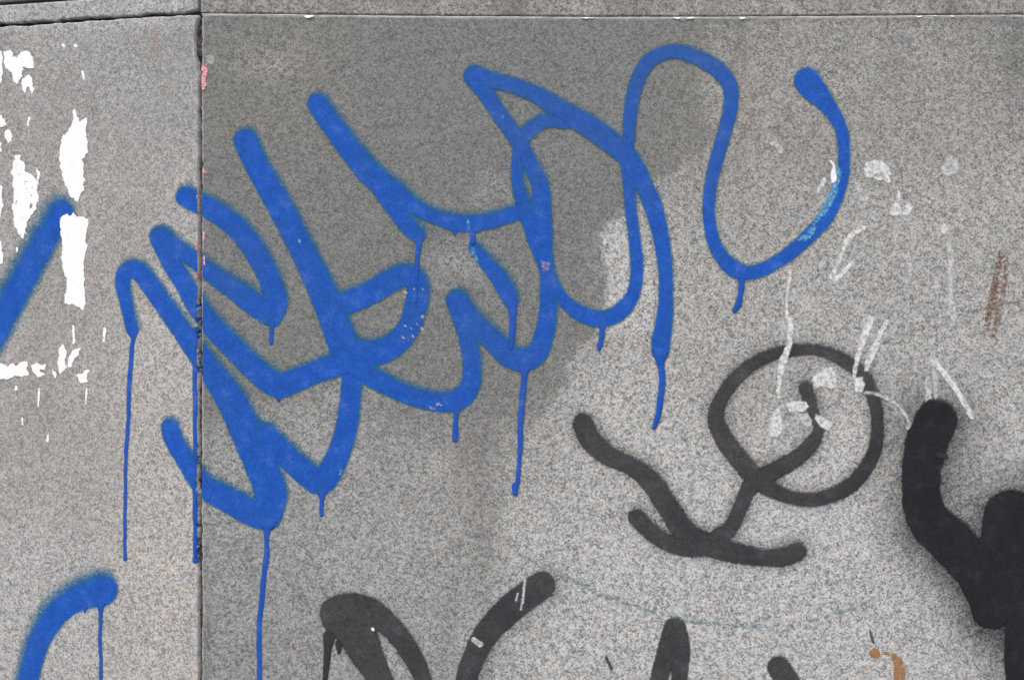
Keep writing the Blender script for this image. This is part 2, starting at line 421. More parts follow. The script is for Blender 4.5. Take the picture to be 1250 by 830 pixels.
def weather(fr, u, z):
    if fr == 'R':
        x = u / S + 625; y = 415 - (z - ZC) / S
        s = shepard(SOOT_R, x, y); w = shepard(WARM_R, x, y)
        wob = fbm(x, y, 26, 5) * 7 + fbm(x, y, 7, 6) * 3
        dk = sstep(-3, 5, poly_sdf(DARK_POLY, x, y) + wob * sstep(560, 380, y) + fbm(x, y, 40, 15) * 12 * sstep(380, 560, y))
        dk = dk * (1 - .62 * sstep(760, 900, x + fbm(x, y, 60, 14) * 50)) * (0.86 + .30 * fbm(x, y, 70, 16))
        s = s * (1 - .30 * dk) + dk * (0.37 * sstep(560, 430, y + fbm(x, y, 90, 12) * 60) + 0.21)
        for sx_, sy_, ra, rb_, am in CLEAN_SPOTS:
            s = s - am * np.exp(-((x - sx_) / ra) ** 2 - ((y - sy_) / rb_) ** 2) * (1 + .5 * fbm(x, y, 20, 13))
        s = s - 0.28 * sstep(-3, 5, poly_sdf(PALE_POLY, x, y) + wob * .7)
        # soft run-off streaks
        s = s + 0.10 * np.exp(-((x - 905 + fbm(y, y * 0, 60, 8) * 4) / 9) ** 2) * sstep(330, 40, y)
        s = s + 0.12 * np.exp(-((x - 1237) / 10) ** 2) * sstep(260, 40, y)
        s = s + 0.16 * np.exp(-((x - 590) / 22) ** 2) * sstep(480, 560, y) * sstep(760, 640, y)
        s = s + 0.14 * np.exp(-((x - 540 + fbm(y, y * 0, 80, 9) * 6) / 14) ** 2) * sstep(700, 760, y)
        s = s + fbm(x, y / 5, 16, 11) * 0.06 * sstep(300, 60, y)
        s = s + 0.25 * np.exp(-((x - 252) / 7) ** 2) * (0.6 + 0.6 * fbm(x, y, 40, 3))
        s = s + 0.22 * sstep(34, 20, y)
        rust = 0.16 * np.exp(-((x - 566) / 10) ** 2 - ((y - 560) / 30) ** 2)
        return s, w, rust
    x = 244 + u / S * 0.93; y = 415 - (z - ZC) / S * (1.0 - 0.04 * np.clip(-u / 0.26, 0, 1.5))
    s = shepard(SOOT_L, x, y, 65.0); w = shepard(WARM_L, x, y, 65.0)
    s = s + fbm(x + y * .3, y / 2.5, 60, 21) * 0.16
    s = s - 0.22 * sstep(46, 32, y) + 0.05
    rust = 0.9 * np.exp(-((x - 188 + (y - 50) * .03) / 2.2) ** 2) * sstep(34, 44, y) * sstep(80, 55, y) * (0.5 + 0.5 * fbm(x, y, 6, 4))
    rust = rust + 0.5 * np.exp(-((x - 75) / 4) ** 2 - ((y - 84) / 4) ** 2)
    return s, w, rust

def relief(fr, u, z, lim):
    """height of the stone face: rounded, chipped arrises; lim = (u0,u1,ztop_fn,z0)"""
    u0, u1, zt, z0 = lim
    um, zm = u / S, z / S
    rag = fbm(um, zm, 14, 31) * 0.8 + fbm(um, zm, 4, 32) * 0.8
    dl = (u - u0) / S; dr = (u1 - u) / S; dt = (zt(u) - z) / S; db = (z - z0) / S
    if fr == 'L':
        # the right arris of the bay is broken near its top
        y = 415 - (z - ZC) / S
        dr = dr - 0.8 - 6.5 * sstep(20, 34, y) * sstep(92, 70, y) * (0.6 + 0.5 * fbm(um, zm, 16, 41)) - 3.0 * np.clip(fbm(zm, zm * 0, 18, 42) - .1, 0, 1)
        dt = dt - 1.2 - 1.2 * fbm(um, um * 0, 30, 43)
    else:
        dl = dl - 0.6 - 3.0 * np.clip(fbm(zm, zm * 0, 15, 44) - .15, 0, 1)
    d = np.minimum(np.minimum(dl, dr), np.minimum(dt, db)) + rag
    R = 1.3 + 2.4 * np.clip(fbm(um, zm, 24, 33) + .1, 0, 1)
    t = np.clip(d / R, 0, 1)
    h = -R * (1 - np.sqrt(np.clip(1 - (1 - t) ** 2, 0, 1)))
    h = np.where(d < 0, -R + d * 14, h)
    h = np.maximum(h, -16)
    h = h + 0.10 * fbm(um, zm, 120, 34)
    return h * S, d

def lines(a, b, v0, v1, mid=4.0, edge=1.0, far=45.0):
    """grid lines in mm from a to b: fine at both ends, medium in view, coarse beyond"""
    out = [a]
    while out[-1] < b - 1e-6:
        p = out[-1]
        st = edge if min(p - a, b - p) < 11 else (mid if v0 <= p <= v1 else far)
        if p < v0: st = min(st, max(edge, v0 - p))
        if b - p > 11: st = min(st, max(edge, b - 11 - p))
        out.append(min(p + st, b))
    return np.array(out)

def slab(name, fr, u0, u1, z0, zt, m, extra_soot=0.0, label=None, wearing=True, view=True):
    ztm = float(np.max(zt(np.linspace(u0, u1, 60))))
    if fr == 'R': uv = (-380, 640)
    else: uv = (-290, 0)
    us = lines(u0 / S, u1 / S, *uv, mid=4.0, far=60) * S
    zs = lines(z0 / S, ztm / S, (ZC - .43) / S, (ZC + .43) / S, mid=4.0, far=60) * S
    U, Z = np.meshgrid(us, zs)
    # follow the bowed top arris
    fade = np.clip((Z - z0) / (ztm - z0), 0, 1)
    Z = Z + (zt(U) - ztm) * fade ** 8
    sh = U.shape
    u, z = U.ravel(), Z.ravel()
    h, d = relief(fr, u, z, (u0, u1, zt, z0))
    s, w, rust = weather(fr, u, z)
    wear = sstep(3.0, 0.5, d) * (0.75 + 0.6 * fbm(u / S, z / S, 25, 51)) if wearing else 0 * d
    s = np.where(d < 0.0, 0.8, s + extra_soot)
    V = frame_pt(fr, u, z, h)
    ny, nx = sh
    idx = np.arange(ny * nx).reshape(ny, nx)
    F = np.stack([idx[:-1, :-1], idx[:-1, 1:], idx[1:, 1:], idx[1:, :-1]], -1).reshape(-1, 4)
    # side faces going back into the wall
    ring = np.concatenate([idx[0, :-1], idx[:-1, -1], idx[-1, :0:-1], idx[:0:-1, 0]])
    B = frame_pt(fr, u[ring], z[ring], np.full(len(ring), -0.0175))
    nb = len(V) + np.arange(len(ring))
    F2 = np.stack([ring, nb, np.roll(nb, -1), np.roll(ring, -1)], -1)
    V = np.concatenate([V, B]); F = np.concatenate([F, F2])
    ext = lambda a, v: np.concatenate([a, np.full(len(ring), v)])
    o = new_obj(name, V, F, m, wall, {'soot': ext(s, .7), 'warm': ext(w, .2), 'wear': ext(np.clip(wear, 0, 1), 0), 'rust': ext(np.clip(rust, 0, 1), 0)})
    if label: o['label'] = label
    return o

LOWZ = 0.735
BH = 0.0262      # thin course above the big slabs
const = lambda v: (lambda u: v + 0.0 * np.asarray(u))
slab('stone_slab', 'R', R_EDGE, 1.24, LOWZ, top_r, M_RIGHT, label='large grey granite slab with a dark weathered patch')
slab('stone_slab', 'L', -1.05, L_EDGE, LOWZ, top_l, M_LEFT, label='paler brownish granite slab turned away at the corner')
slab('stone_slab', 'R', 1.246, 2.85, LOWZ, const(TOPZ), M_RIGHT)
slab('stone_slab', 'L', -2.3, -1.056, LOWZ, top_l, M_LEFT)
for u0, u1 in ((R_EDGE, 0.8), (0.806, 2.85)): slab('base_slab', 'R', u0, u1, 0.004, const(LOWZ - .006), M_RIGHT, .1)
for u0, u1 in ((-0.9, L_EDGE), (-2.3, -0.906)): slab('base_slab', 'L', u0, u1, 0.004, const(LOWZ - .006), M_LEFT, .1)

def band(name, fr, u0, u1, gap, zt_fn, height, m, soot):
    # thin course whose lower arris follows the slab below it
    base = lambda u: zt_fn(u) + gap
    us = lines(u0 / S, u1 / S, *((-380, 640) if fr == 'R' else (-290, 0)), mid=3.0, far=60) * S
    zr = lines(0, height / S, -10, 100, mid=2.0, edge=1.0) * S
    U, T = np.meshgrid(us, zr)
    rag = fbm(U / S, U * 0 + 3, 22, 61) * (2.0 if fr == 'L' else 0.5) + fbm(U / S, U * 0 + 9, 6, 62) * (1.8 if fr == 'L' else 0.35)
    Z = base(U) + T - rag * S * (1 - T / height)
    u, z = U.ravel(), Z.ravel()
    d = np.minimum(np.minimum((u - u0) / S, (u1 - u) / S), np.minimum(T.ravel() / S, (height - T.ravel()) / S))
    R = 2.2
    t = np.clip(d / R, 0, 1)
    h = -R * (1 - np.sqrt(1 - (1 - t) ** 2)) * S * 0.9 + 0.0012
    s = soot + 0.25 * fbm(u / S, z / S, 60, 63)
    w = 0.35 + 0.3 * fbm(u / S, z / S, 90, 64) if fr == 'R' else 0.12 + 0 * u
    V = frame_pt(fr, u, z, h)
    ny, nx = U.shape; idx = np.arange(ny * nx).reshape(ny, nx)
    F = np.stack([idx[:-1, :-1], idx[:-1, 1:], idx[1:, 1:], idx[1:, :-1]], -1).reshape(-1, 4)
    ring = np.concatenate([idx[0, :-1], idx[:-1, -1], idx[-1, :0:-1], idx[:0:-1, 0]])
    B = frame_pt(fr, u[ring], z[ring], np.full(len(ring), -0.017))
    nb = len(V) + np.arange(len(ring))
    F = np.concatenate([F, np.stack([ring, nb, np.roll(nb, -1), np.roll(ring, -1)], -1)])
    V = np.concatenate([V, B]); k = len(ring)
    ext = lambda a, v: np.concatenate([a, np.full(k, v)])
    return new_obj(name, V, F, m, wall, {'soot': ext(s, .7), 'warm': ext(np.clip(w, 0, 1), 0), 'wear': ext(0 * u, 0), 'rust': ext(0 * u, 0)})

band('thin_course', 'R', R_EDGE - 0.0005, 1.02, 0.0013, top_r, BH, M_BAND, .58)
band('thin_course', 'R', 1.024, 2.85, 0.0013, const(TOPZ), BH, M_BAND, .58)
band('thin_course', 'L', -0.95, L_EDGE, 0.0026, top_l, BH - .003, M_LEFT, .42)
band('thin_course', 'L', -2.3, -0.954, 0.0026, top_l, BH - .003, M_LEFT, .42)
UP0, UP1 = TOPZ + BH + .0085, TOPZ + .42
for u0, u1 in ((R_EDGE, .9), (.906, 2.85)): slab('upper_slab', 'R', u0, u1, UP0, const(UP1), M_BAND, .1)
for u0, u1 in ((-.8, L_EDGE), (-2.3, -.806)): slab('upper_slab', 'L', u0, u1, UP0, const(UP1), M_LEFT, .1)

# coping and core behind the slabs, following the corner in plan
def plan_prism(name, off_front, off_back, z0, z1, m):
    # plan outline with the front moved off_front proud of the stone face
    def pt(fr, u, h): return frame_pt(fr, np.array([u]), 0, np.array([h]))[0][:2]
    # corner point: intersection of the two offset lines
    def corner(h):
        A = np.array([[NR[0], NR[1]], [NL[0], NL[1]]]); b = np.array([h, h + NL[0] * HX])
        return np.linalg.solve(A, b)
    a, b = off_front, off_back
    P = [pt('L', -2.3, a), corner(a), pt('R', 2.85, a), pt('R', 2.85, b), corner(b), pt('L', -2.3, b)]
    V = [(p[0], p[1], z) for z in (z0, z1) for p in P]
    q = [(0, 1, 7, 6), (1, 2, 8, 7), (2, 3, 9, 8), (3, 4, 10, 9), (4, 5, 11, 10), (5, 0, 6, 11),
         (0, 5, 4, 1), (1, 4, 3, 2), (6, 7, 10, 11), (7, 8, 9, 10)]
    at = {k: np.full(12, v) for k, v in (('soot', .5), ('warm', .2), ('wear', 0), ('rust', 0))}
    return new_obj(name, V, q, m, wall, at, smooth=False)
plan_prism('core', -0.0172, -0.45, 0.0, UP1 + .004, M_CORE)
plan_prism('coping_stone', 0.045, -0.50, UP1 + .004, UP1 + .11, M_BAND)

def strip(name, pts, m, parent, w, hbase, hamp, seed, fr=None, size=5.0):
    """ragged bed of mortar or dirt along a straight joint; pts in world (start,end), w half width vector"""
    a, b = np.array(pts[0], float), np.array(pts[1], float)
    L = np.linalg.norm(b - a); n = max(4, int(L / 0.0018)); k = 7
    t = np.linspace(0, 1, n); c = np.linspace(-1, 1, k)
    T, C = np.meshgrid(t, c, indexing='ij')
    base = a[None, None] + (b - a)[None, None] * T[..., None] + np.array(w)[None, None] * C[..., None]
    nrm = (NR + NL) / np.linalg.norm(NR + NL) if fr is None else FR[fr][2]
    hh = hbase + hamp * (fbm(T * L / S, C * 3, size, seed) * .7 + fbm(T * L / S, C * 3, size * 5, seed + 1) * .6)
    V = (base + nrm[None, None] * hh[..., None]).reshape(-1, 3)
    idx = np.arange(n * k).reshape(n, k)
    F = np.stack([idx[:-1, :-1], idx[1:, :-1], idx[1:, 1:], idx[:-1, 1:]], -1).reshape(-1, 4)
    return new_obj(name, V, F, m, parent)

strip('joint_dirt', [(HX + .0002, 0, 0.01), (HX + .0002, 0, UP1)], M_JOINT, wall, (.0065, 0, 0), -0.0095, 0.0065, 71)
pL = lambda u, z: tuple(frame_pt('L', np.array([u]), z, np.array([0.0]))[0])
zl = ZC + .4000
strip('joint_dirt', [pL(-1.0, zl), pL(-.004, zl)], M_JOINT, wall, (0, 0, .0065), -0.013, 0.002, 72, 'L')

# lime bead along the seam over the main slab, thin and broken
def lime_bead():
    n = 620
    u = np.linspace(R_EDGE + .001, .66, n)
    um = u / S
    wdt = 1.0 + 0.45 * fbm(um, um * 0, 30, 81) + 0.35 * fbm(um, um * 0, 6, 82)
    wdt = np.clip(wdt, 0.45, 2)
    prof = [(-1, -.6), (-.5, .1), (.2, .35), (1, -.6)]
    V = []
    for a, hh in prof:
        z = top_r(u) + S * (0.1 + a * wdt * 0.9)
        V.append(frame_pt('R', u, z, S * (-0.5 + hh * wdt * 1.4)))
    V = np.stack(V, 1).reshape(-1, 3)
    idx = np.arange(n * 4).reshape(n, 4)
    F = np.stack([idx[:-1, :-1], idx[1:, :-1], idx[1:, 1:], idx[:-1, 1:]], -1).reshape(-1, 4)
    new_obj('lime_bead', V, F, M_LIME, wall)
lime_bead()

# ------------------------------------------------------------------ things lying on the stone face
LAYER = np.zeros((1100, 1500), np.int16)        # how many coats lie at a photo pixel (origin -120,-120)

def catmull(P, step=3.0):
    P = np.asarray(P, float)
    if len(P) < 3:
        n = max(2, int(np.hypot(*(P[-1, :2] - P[0, :2])) / step))
        t = np.linspace(0, 1, n)[:, None]
        return P[0] * (1 - t) + P[-1] * t
    Q = np.vstack([2 * P[0] - P[1], P, 2 * P[-1] - P[-2]])
    out = []
    for i in range(1, len(Q) - 2):
        p0, p1, p2, p3 = Q[i - 1], Q[i], Q[i + 1], Q[i + 2]
        n = max(2, int(np.hypot(*(p2 - p1)[:2]) / step))
        for t in np.linspace(0, 1, n, endpoint=False):
            out.append(.5 * ((2 * p1) + (-p0 + p2) * t + (2 * p0 - 5 * p1 + 4 * p2 - p3) * t ** 2 + (-p0 + 3 * p1 - 3 * p2 + p3) * t ** 3))
    out.append(P[-1])
    return np.array(out)

def line_sdf(path, x, y):
    """positive inside, in pixels; also half width there"""
    best = np.full(x.shape, -1e9); rb = np.zeros(x.shape)
    for a, b in zip(path[:-1], path[1:]):
        e = b[:2] - a[:2]; L = max(e @ e, 1e-9)
        t = np.clip(((x - a[0]) * e[0] + (y - a[1]) * e[1]) / L, 0, 1)
        r = (a[2] + (b[2] - a[2]) * t) * .5
        d = r - np.sqrt((x - a[0] - t * e[0]) ** 2 + (y - a[1] - t * e[1]) ** 2)
        m = d > best
        best = np.where(m, d, best); rb = np.where(m, r, rb)
    return best, rb

ACC = {}
def dens(x, y):
    """how thickly the blue was sprayed: slow heavy strokes low left, quick thin ones in the top loops"""
    t = 0.95 - 0.55 * sstep(330, 110, y) * sstep(520, 640, x) * sstep(960, 880, x) - 0.30 * np.exp(-((x - 500) / 60) ** 2 - ((y - 370) / 60) ** 2)
    t = t - 0.35 * np.exp(-((x - 290) / 60) ** 2 - ((y - 320) / 50) ** 2) - 0.3 * np.exp(-((x - 600) / 70) ** 2 - ((y - 400) / 60) ** 2)
    return t + 0.30 * fbm(x, y, 34, 91) + 0.12 * fbm(x * 1.5, y / 6, 9, 93)
SEED = [100]
def coat(name, m, parent=None, path=None, poly=None, cell=1.25, fr0=1.6, fr1=5.0, rag=0.5, ragsize=7.0, halo=None, dome=0.0, amount=1.0, clip_joint=True, lift=0.0, soft=(.45, .9)):
    """a film of paint, paste or paper on the stone, shaped by distance to a line (x,y,width) or outline"""
    SEED[0] += 1; sd = SEED[0]
    pad = fr0 + fr1 + 2 + (halo[1] * 2.2 if halo else 0)
    if path is not None:
        P = catmull(path); mx = P[:, 2].max() / 2
        x0, x1, y0, y1 = P[:, 0].min() - mx, P[:, 0].max() + mx, P[:, 1].min() - mx, P[:, 1].max() + mx
    else:
        Q = np.array(poly, float); x0, y0 = Q.min(0); x1, y1 = Q.max(0)
    x0 = max(x0 - pad, -100); x1 = min(x1 + pad, 1330); y0 = max(y0 - pad, -100); y1 = min(y1 + pad, 930)
    xs = np.arange(x0, x1 + cell, cell); ys = np.arange(y0, y1 + cell, cell)
    X, Y = np.meshgrid(xs, ys)
    if path is not None: d, r = line_sdf(P, X, Y)
    else: d = poly_sdf(Q, X, Y); r = np.full(X.shape, 5.0)
    gy, gx = np.gradient(d, cell)
    # the can was held low to the left: more drift to the upper right
    side = np.clip((-gx * soft[0] + gy * soft[1]), -1, 1)
    f = fr0 + fr1 * np.clip(side, 0, 1)
    dn = d + fbm(X, Y, ragsize, sd) * rag + fbm(X, Y, 40, sd + 7) * rag * .6
    cov = sstep(-1.5, 0.7, (dn - 0.2 * f) / f) * amount
    if halo:
        amp, rad, bx, by = halo
        g = np.clip((-gx * bx - gy * by), -1, 1) * .5 + .5
        cov = np.maximum(cov, amp * g * np.exp(-(np.clip(-d, 0, None) / rad) ** 1.4) * (0.8 + .4 * fbm(X, Y, 30, sd + 3)))
    cm = np.maximum(np.maximum(cov[:-1, :-1], cov[1:, :-1]), np.maximum(cov[:-1, 1:], cov[1:, 1:])) > 0.03
    if clip_joint:
        xc = X[:-1, :-1] + cell / 2
        cm &= ~((xc > 241.0) & (xc < 247.2))
    if parent is not None and path is not None:
        acc = ACC.setdefault(parent.name, np.zeros((1100, 1500), np.float32))
        ja = np.clip(np.round(Y + 120).astype(int), 0, 1099); ia = np.clip(np.round(X + 120).astype(int), 0, 1499)
        below = acc[ja, ia]
        bmin = np.minimum(np.minimum(below[:-1, :-1], below[1:, 1:]), np.minimum(below[1:, :-1], below[:-1, 1:]))
        if m in (M_BLUE, M_BLACK, M_BLACK2, M_DRIP, M_BDRIP):
            cmin = np.minimum(np.minimum(cov[:-1, :-1], cov[1:, :-1]), np.minimum(cov[:-1, 1:], cov[1:, 1:]))
            cm &= ~((bmin > 0.93) & (cmin < 0.98))
        xi = np.arange(max(0, math.ceil(x0) + 120), min(1500, int(xs[-1]) + 120)); yi = np.arange(max(0, math.ceil(y0) + 120), min(1100, int(ys[-1]) + 120))
        gi = np.clip(np.round((xi - 120 - x0) / cell).astype(int), 0, len(xs) - 1); gj = np.clip(np.round((yi - 120 - y0) / cell).astype(int), 0, len(ys) - 1)
        acc[np.ix_(yi, xi)] = np.maximum(acc[np.ix_(yi, xi)], cov[np.ix_(gj, gi)])
    if not cm.any(): return None
    # which coats lie below
    jj = np.clip((Y[:-1, :-1][cm] + 120).astype(int), 0, 1099); ii = np.clip((X[:-1, :-1][cm] + 120).astype(int), 0, 1499)
    lay = int(LAYER[jj, ii].max()) + 1
    LAYER[jj, ii] = lay
    ny, nx = X.shape
    idx = np.arange(ny * nx).reshape(ny, nx)
    F = np.stack([idx[:-1, :-1], idx[1:, :-1], idx[1:, 1:], idx[:-1, 1:]], -1)[cm]
    used = np.unique(F); remap = np.zeros(ny * nx, np.int64); remap[used] = np.arange(len(used))
    F = remap[F]
    x, y, c, dd, rr = X.ravel()[used], Y.ravel()[used], cov.ravel()[used], d.ravel()[used], r.ravel()[used]
    left, u, z = px_to_frame(x, y)
    h = np.zeros_like(u)
    hl, _ = relief('L', u, z, (-1.05, L_EDGE, top_l, LOWZ)); hr, _ = relief('R', u, z, (R_EDGE, 1.24, top_r, LOWZ))
    h = np.where(left, hl, hr) + (0.35 + 0.09 * lay + lift) * S
    if dome:
        ramp_in = sstep(6, 22, y - y.min()) if m in (M_DRIP, M_BDRIP) else 1.0
        h = h + ramp_in * dome * S * np.sqrt(np.clip(rr ** 2 - (rr - np.clip(dd, 0, None)) ** 2, 0, None))
    V = np.where(left[:, None], frame_pt('L', u, z, h), frame_pt('R', u, z, h))
    o = new_obj(name, V, F, m, parent, {'cov': c, 'dens': np.clip(dens(x, y) if m is M_BLUE else 0.75 + .35 * fbm(x, y, 50, 92), 0, 1)})
    if m.name in FULL:
        o.data.materials.append(FULL[m.name])
        solid = (c[F].min(1) > 0.995).astype(np.int32)
        if len(o.data.polygons) == len(solid): o.data.polygons.foreach_set('material_index', solid)
    return o

def run(parent, pts, m=None, name='drip'):
    C = catmull(pts, 4.0)
    n = len(C); k = np.arange(n)
    C[:, 0] += fbm(C[:, 1], C[:, 1] * 0, 26, int(pts[0][0])) * 1.1 * sstep(2, 8, k)
    C[:, 2] *= 1 + .16 * fbm(C[:, 1], C[:, 1] * 0, 14, int(pts[0][0]) + 3)
    if n > 10: C[-3:, 2] *= 1.25
    pts = C[::2] if n > 8 else C
    return coat(name, m or M_DRIP, parent, path=pts, cell=0.8, fr0=0.7, fr1=0.0, rag=0.35, ragsize=9, dome=0.22)

# ---- blue tag
blue = empty('blue_graffiti_tag', 'large scrawled blue spray paint tag with looping letters and long drips', 'graffiti')
def bs(*p, **k): return coat('stroke', M_BLUE, blue, path=p, **k)
S1 = [(162,401,15),(154,368,16),(150,345,18),(155,331,21),(168,330,23),(183,347,23),(210,385,24),(240,428,26),(262,458,31),(285,493,36),(305,535,40),(322,575,40),(331,605,39),(327,630,32)]
bs(*S1)
bs((208,521,22),(213,538,23),(228,562,24),(241,582,26),(255,596,29),(282,611,32),(310,626,33),(326,631,32))
bs((322,532,34),(350,556,30),(375,578,30),(393,587,32),(410,561,28),(423,521,26),(429,472,25),(430,445,25))
bs((300,172,30),(314,202,29),(342,252,31),(370,306,31),(394,356,34),(411,398,36),(424,434,38))
bs((404,374,24),(430,367,29),(455,356,28),(480,341,28),(500,336,27),(510,351,28),(507,376,28),(499,400,28),(480,421,30),(455,431,32),(430,430,34))
bs((228,240,26),(248,250,26),(272,264,26),(295,284,27),(315,312,27),(330,342,27),(336,368,30),(333,388,22))
bs((196,289,26),(215,301,21),(240,319,20),(265,338,23),(290,355,26),(312,372,28),(332,386,24))
bs((197,291,27),(210,320,24),(225,345,23),(240,371,25),(262,400,27),(290,429,28),(318,456,29),(341,469,31),(365,462,28),(395,450,28),(425,441,32))
bs((430,440,34),(448,456,26),(470,468,24),(500,482,23),(535,490,24),(560,487,26),(574,470,24),(576,445,22),(571,412,22),(562,380,25),(558,367,27))
bs((559,368,26),(578,392,26),(604,417,27),(622,434,28),(640,439,28),(656,429,26),(665,405,23),(669,375,21),(668,345,18),(666,325,18),(656,292,24),(642,255,20),(633,228,15),(632,200,15),(636,175,16),(648,158,18),(668,147,18),(692,147,20))
bs((388,127,26),(404,150,26),(430,185,28),(456,215,30),(482,234,26),(506,252,20),(530,264,18),(560,272,21),(590,271,20),(620,263,19),(640,256,18))
bs((468,232,24),(484,256,22),(499,275,22),(510,286,19))
bs((579,302,14),(591,317,17),(606,335,20),(618,353,22),(624,367,19))
bs((579,93,25),(593,114,20),(610,140,19),(628,165,20),(644,194,20),(659,225,21),(661,258,24),(663,292,23),(667,325,17),(678,350,14),(690,368,16),(710,383,19),(735,389,20),(757,380,20),(772,360,16),(777,335,15),(776,305,15),(771,265,14),(768,230,14),(765,195,15),(767,171,15),(770,133,16),(777,102,17),(788,80,18),(803,68,17),(825,63,17),(850,70,18),(873,83,20),(890,103,18),(892,128,17),(886,155,17),(876,190,16),(868,222,15),(865,255,14),(869,287,15),(880,312,17),(898,329,20),(912,333,17),(930,329,16),(957,314,16),(983,292,17),(1006,268,18),(1020,243,16),(1029,215,14),(1030,190,14),(1028,163,15),(1018,140,17),(1003,120,24),(992,108,30),(985,99,32), fr1=1.6)
bs((579,93,25),(600,98,20),(625,104,19),(655,116,20),(685,134,24),(720,155,27),(745,173,26),(768,194,24),(785,225,22),(798,255,22),(807,291,19),(812,327,17),(813,360,17),(811,390,20),(807,415,23),(806,427,22), fr1=1.8)
for p in ([(162,403,14),(163,412,6),(160,436,5),(158,476,5),(157,516,4.4),(154,558,4),(153,622,3.8),(153,676,3.6),(153,682,4)],
          [(333,388,10),(332,400,5),(331,418,5)],
          [(327,635,22),(326,650,7),(325,676,6.5),(321,716,6),(317,769,6),(316,830,5.5),(315,880,5)],
          [(394,594,14),(393,608,5.5),(392,632,5)],
          [(342,474,14),(340,489,3)],
          [(558,492,12),(557,506,6),(555,536,5)],
          [(640,446,16),(640,460,8),(637,500,7),(633,580,5.5),(629,592,6),(629,601,5.5)],
          [(736,392,10),(735,402,7),(734,415,6),(731,426,4.5)],
          [(906,335,8),(905,350,7),(903,366,6),(897,379,4.5)],
          [(512,288,10),(511,302,6),(509,325,5),(507,372,4.5)],
          [(577,278,8),(577,296,6)],[(555,278,8),(555,286,3)],
          [(625,370,12),(626,384,8),(625,410,7),(623,428,5)],
          [(806,428,20),(806,441,10),(808,463,8),(805,495,7),(802,511,6),(798,522,4)]):
    run(blue, p)
run(blue, [(238.6,402,4.5),(238.4,470,5),(238.6,560,4.4),(238.6,640,4.6),(238.2,688,4.2)])
# pale scuffs and bared flecks in the blue
for p in ([(1022,208,9),(1017,236,8),(1006,256,7),(996,268,5)], [(994,276,6),(986,288,8),(975,292,5)]):
    coat('scuff', M_SCUFF, blue, path=p, fr0=1.2, fr1=0, rag=2.2, ragsize=6)
for x, y, r in ((571,275,2.5),(571,270,2),(577,308,3),(581,315,2.5),(415,576,2),(513,276,1.2),(343,226,1.0),(365,294,1.6),(613,142,1.5)):
    coat('scuff', M_SCUFF, blue, path=[(x,y-r,r*1.2),(x+1,y+r,r*1.4)], fr0=.9, fr1=0, rag=.8, ragsize=3)
rng = np.random.RandomState(4)
for i in range(12):
    x = 490 + rng.rand() * 26; y = 352 + rng.rand() * 62 ; r = .8 + rng.rand() * 1.6
    coat('bared_fleck', M_BEIGE, blue, path=[(x,y,r*1.4),(x+1.2,y+1,r*1.4)], fr0=.8, fr1=0, rag=.7, ragsize=3)
for i in range(8):
    x = 515 + rng.rand() * 26; y = 490 + rng.rand() * 12
    coat('bared_fleck', M_BEIGE, blue, path=[(x,y,1.6),(x+1,y+1,1.6)], fr0=.8, fr1=0, rag=.7, ragsize=3)
coat('bared_fleck', M_BEIGE, blue, poly=[(660,318),(672,320),(671,330),(662,331)], fr0=1.2, fr1=0, rag=1.2, ragsize=4, amount=.55)

# ---- other blue marks on the bay
t = empty('blue_graffiti_line', 'fuzzy blue spray paint line running down from between torn white papers', 'graffiti')
coat('stroke', M_BLUE, t, path=[(74,258,30),(50,300,33),(25,346,34),(0,391,36),(-20,426,38),(-50,480,40)], fr0=6.0, fr1=6.0, rag=1.2, soft=(-.7, .7))
t = empty('blue_graffiti_arch', 'curved blue spray paint hook with one thin drip, below the white papers', 'graffiti')
coat('stroke', M_BLUE, t, path=[(124,719,40),(98,727,34),(70,746,31),(50,776,28),(39,808,26),(33,840,26),(30,880,26)], fr0=2.4, fr1=9, soft=(-.35, .9))
run(t, [(124,730,16),(123,746,5),(123,790,4),(123,880,3.6)])
run(t, [(104,736,8),(104,747,2.5)])

# ---- black marks
def black(name, label, strokes, m, runs=(), **k):
    t = empty(name, label, 'graffiti')
    for p in strokes: coat('stroke', m, t, path=p, **k)
    for p in runs: run(t, p, M_BDRIP)
    return t
B1 = black('charcoal_graffiti_loop', 'charcoal spray paint loop with a tail and two wing-like strokes beneath', [
    [(712,517,25),(721,537,26),(743,556,24),(769,568,22),(793,586,25),(815,618,26),(835,647,28),(862,664,26),(896,674,25),(929,680,21),(956,679,23),(973,673,23)],
    [(777,631,20),(796,650,20),(817,663,20),(843,668,22),(867,663,24),(891,644,19),(902,623,18),(909,606,18),(920,589,22),(946,574,22),(972,559,20),(990,542,18),(999,525,13),(994,505,12),(988,487,16),(983,474,16)],
    [(918,580,22),(935,593,20),(962,606,16),(997,609,17),(1034,595,18),(1055,573,18),(1068,548,16),(1071,518,15),(1067,488,16),(1053,458,16),(1030,440,15),(1000,428,13),(965,428,14),(930,438,15),(900,460,17),(880,487,17),(874,511,20),(884,536,22),(899,556,23),(918,580,22)]],
    M_BLACK, fr0=1.9, fr1=2.4, halo=(.5, 8, .2, -.3))
black('charcoal_graffiti_arch', 'charcoal spray paint arch with a thick blotted start and a short drip', [
    [(414,752,44),(430,766,48),(447,796,40),(464,830,30),(482,880,28)],
    [(412,748,42),(430,742,36),(455,748,32),(480,768,26),(500,795,24),(515,825,21),(527,880,20)]],
    M_BLACK, [[(402,776,14),(400,792,9),(398,815,7),(396,850,6),(395,880,6)], [(414,785,9),(414,796,4)]], fr0=1.4, fr1=1.4, rag=.9, halo=(.25, 6, .3, .2))
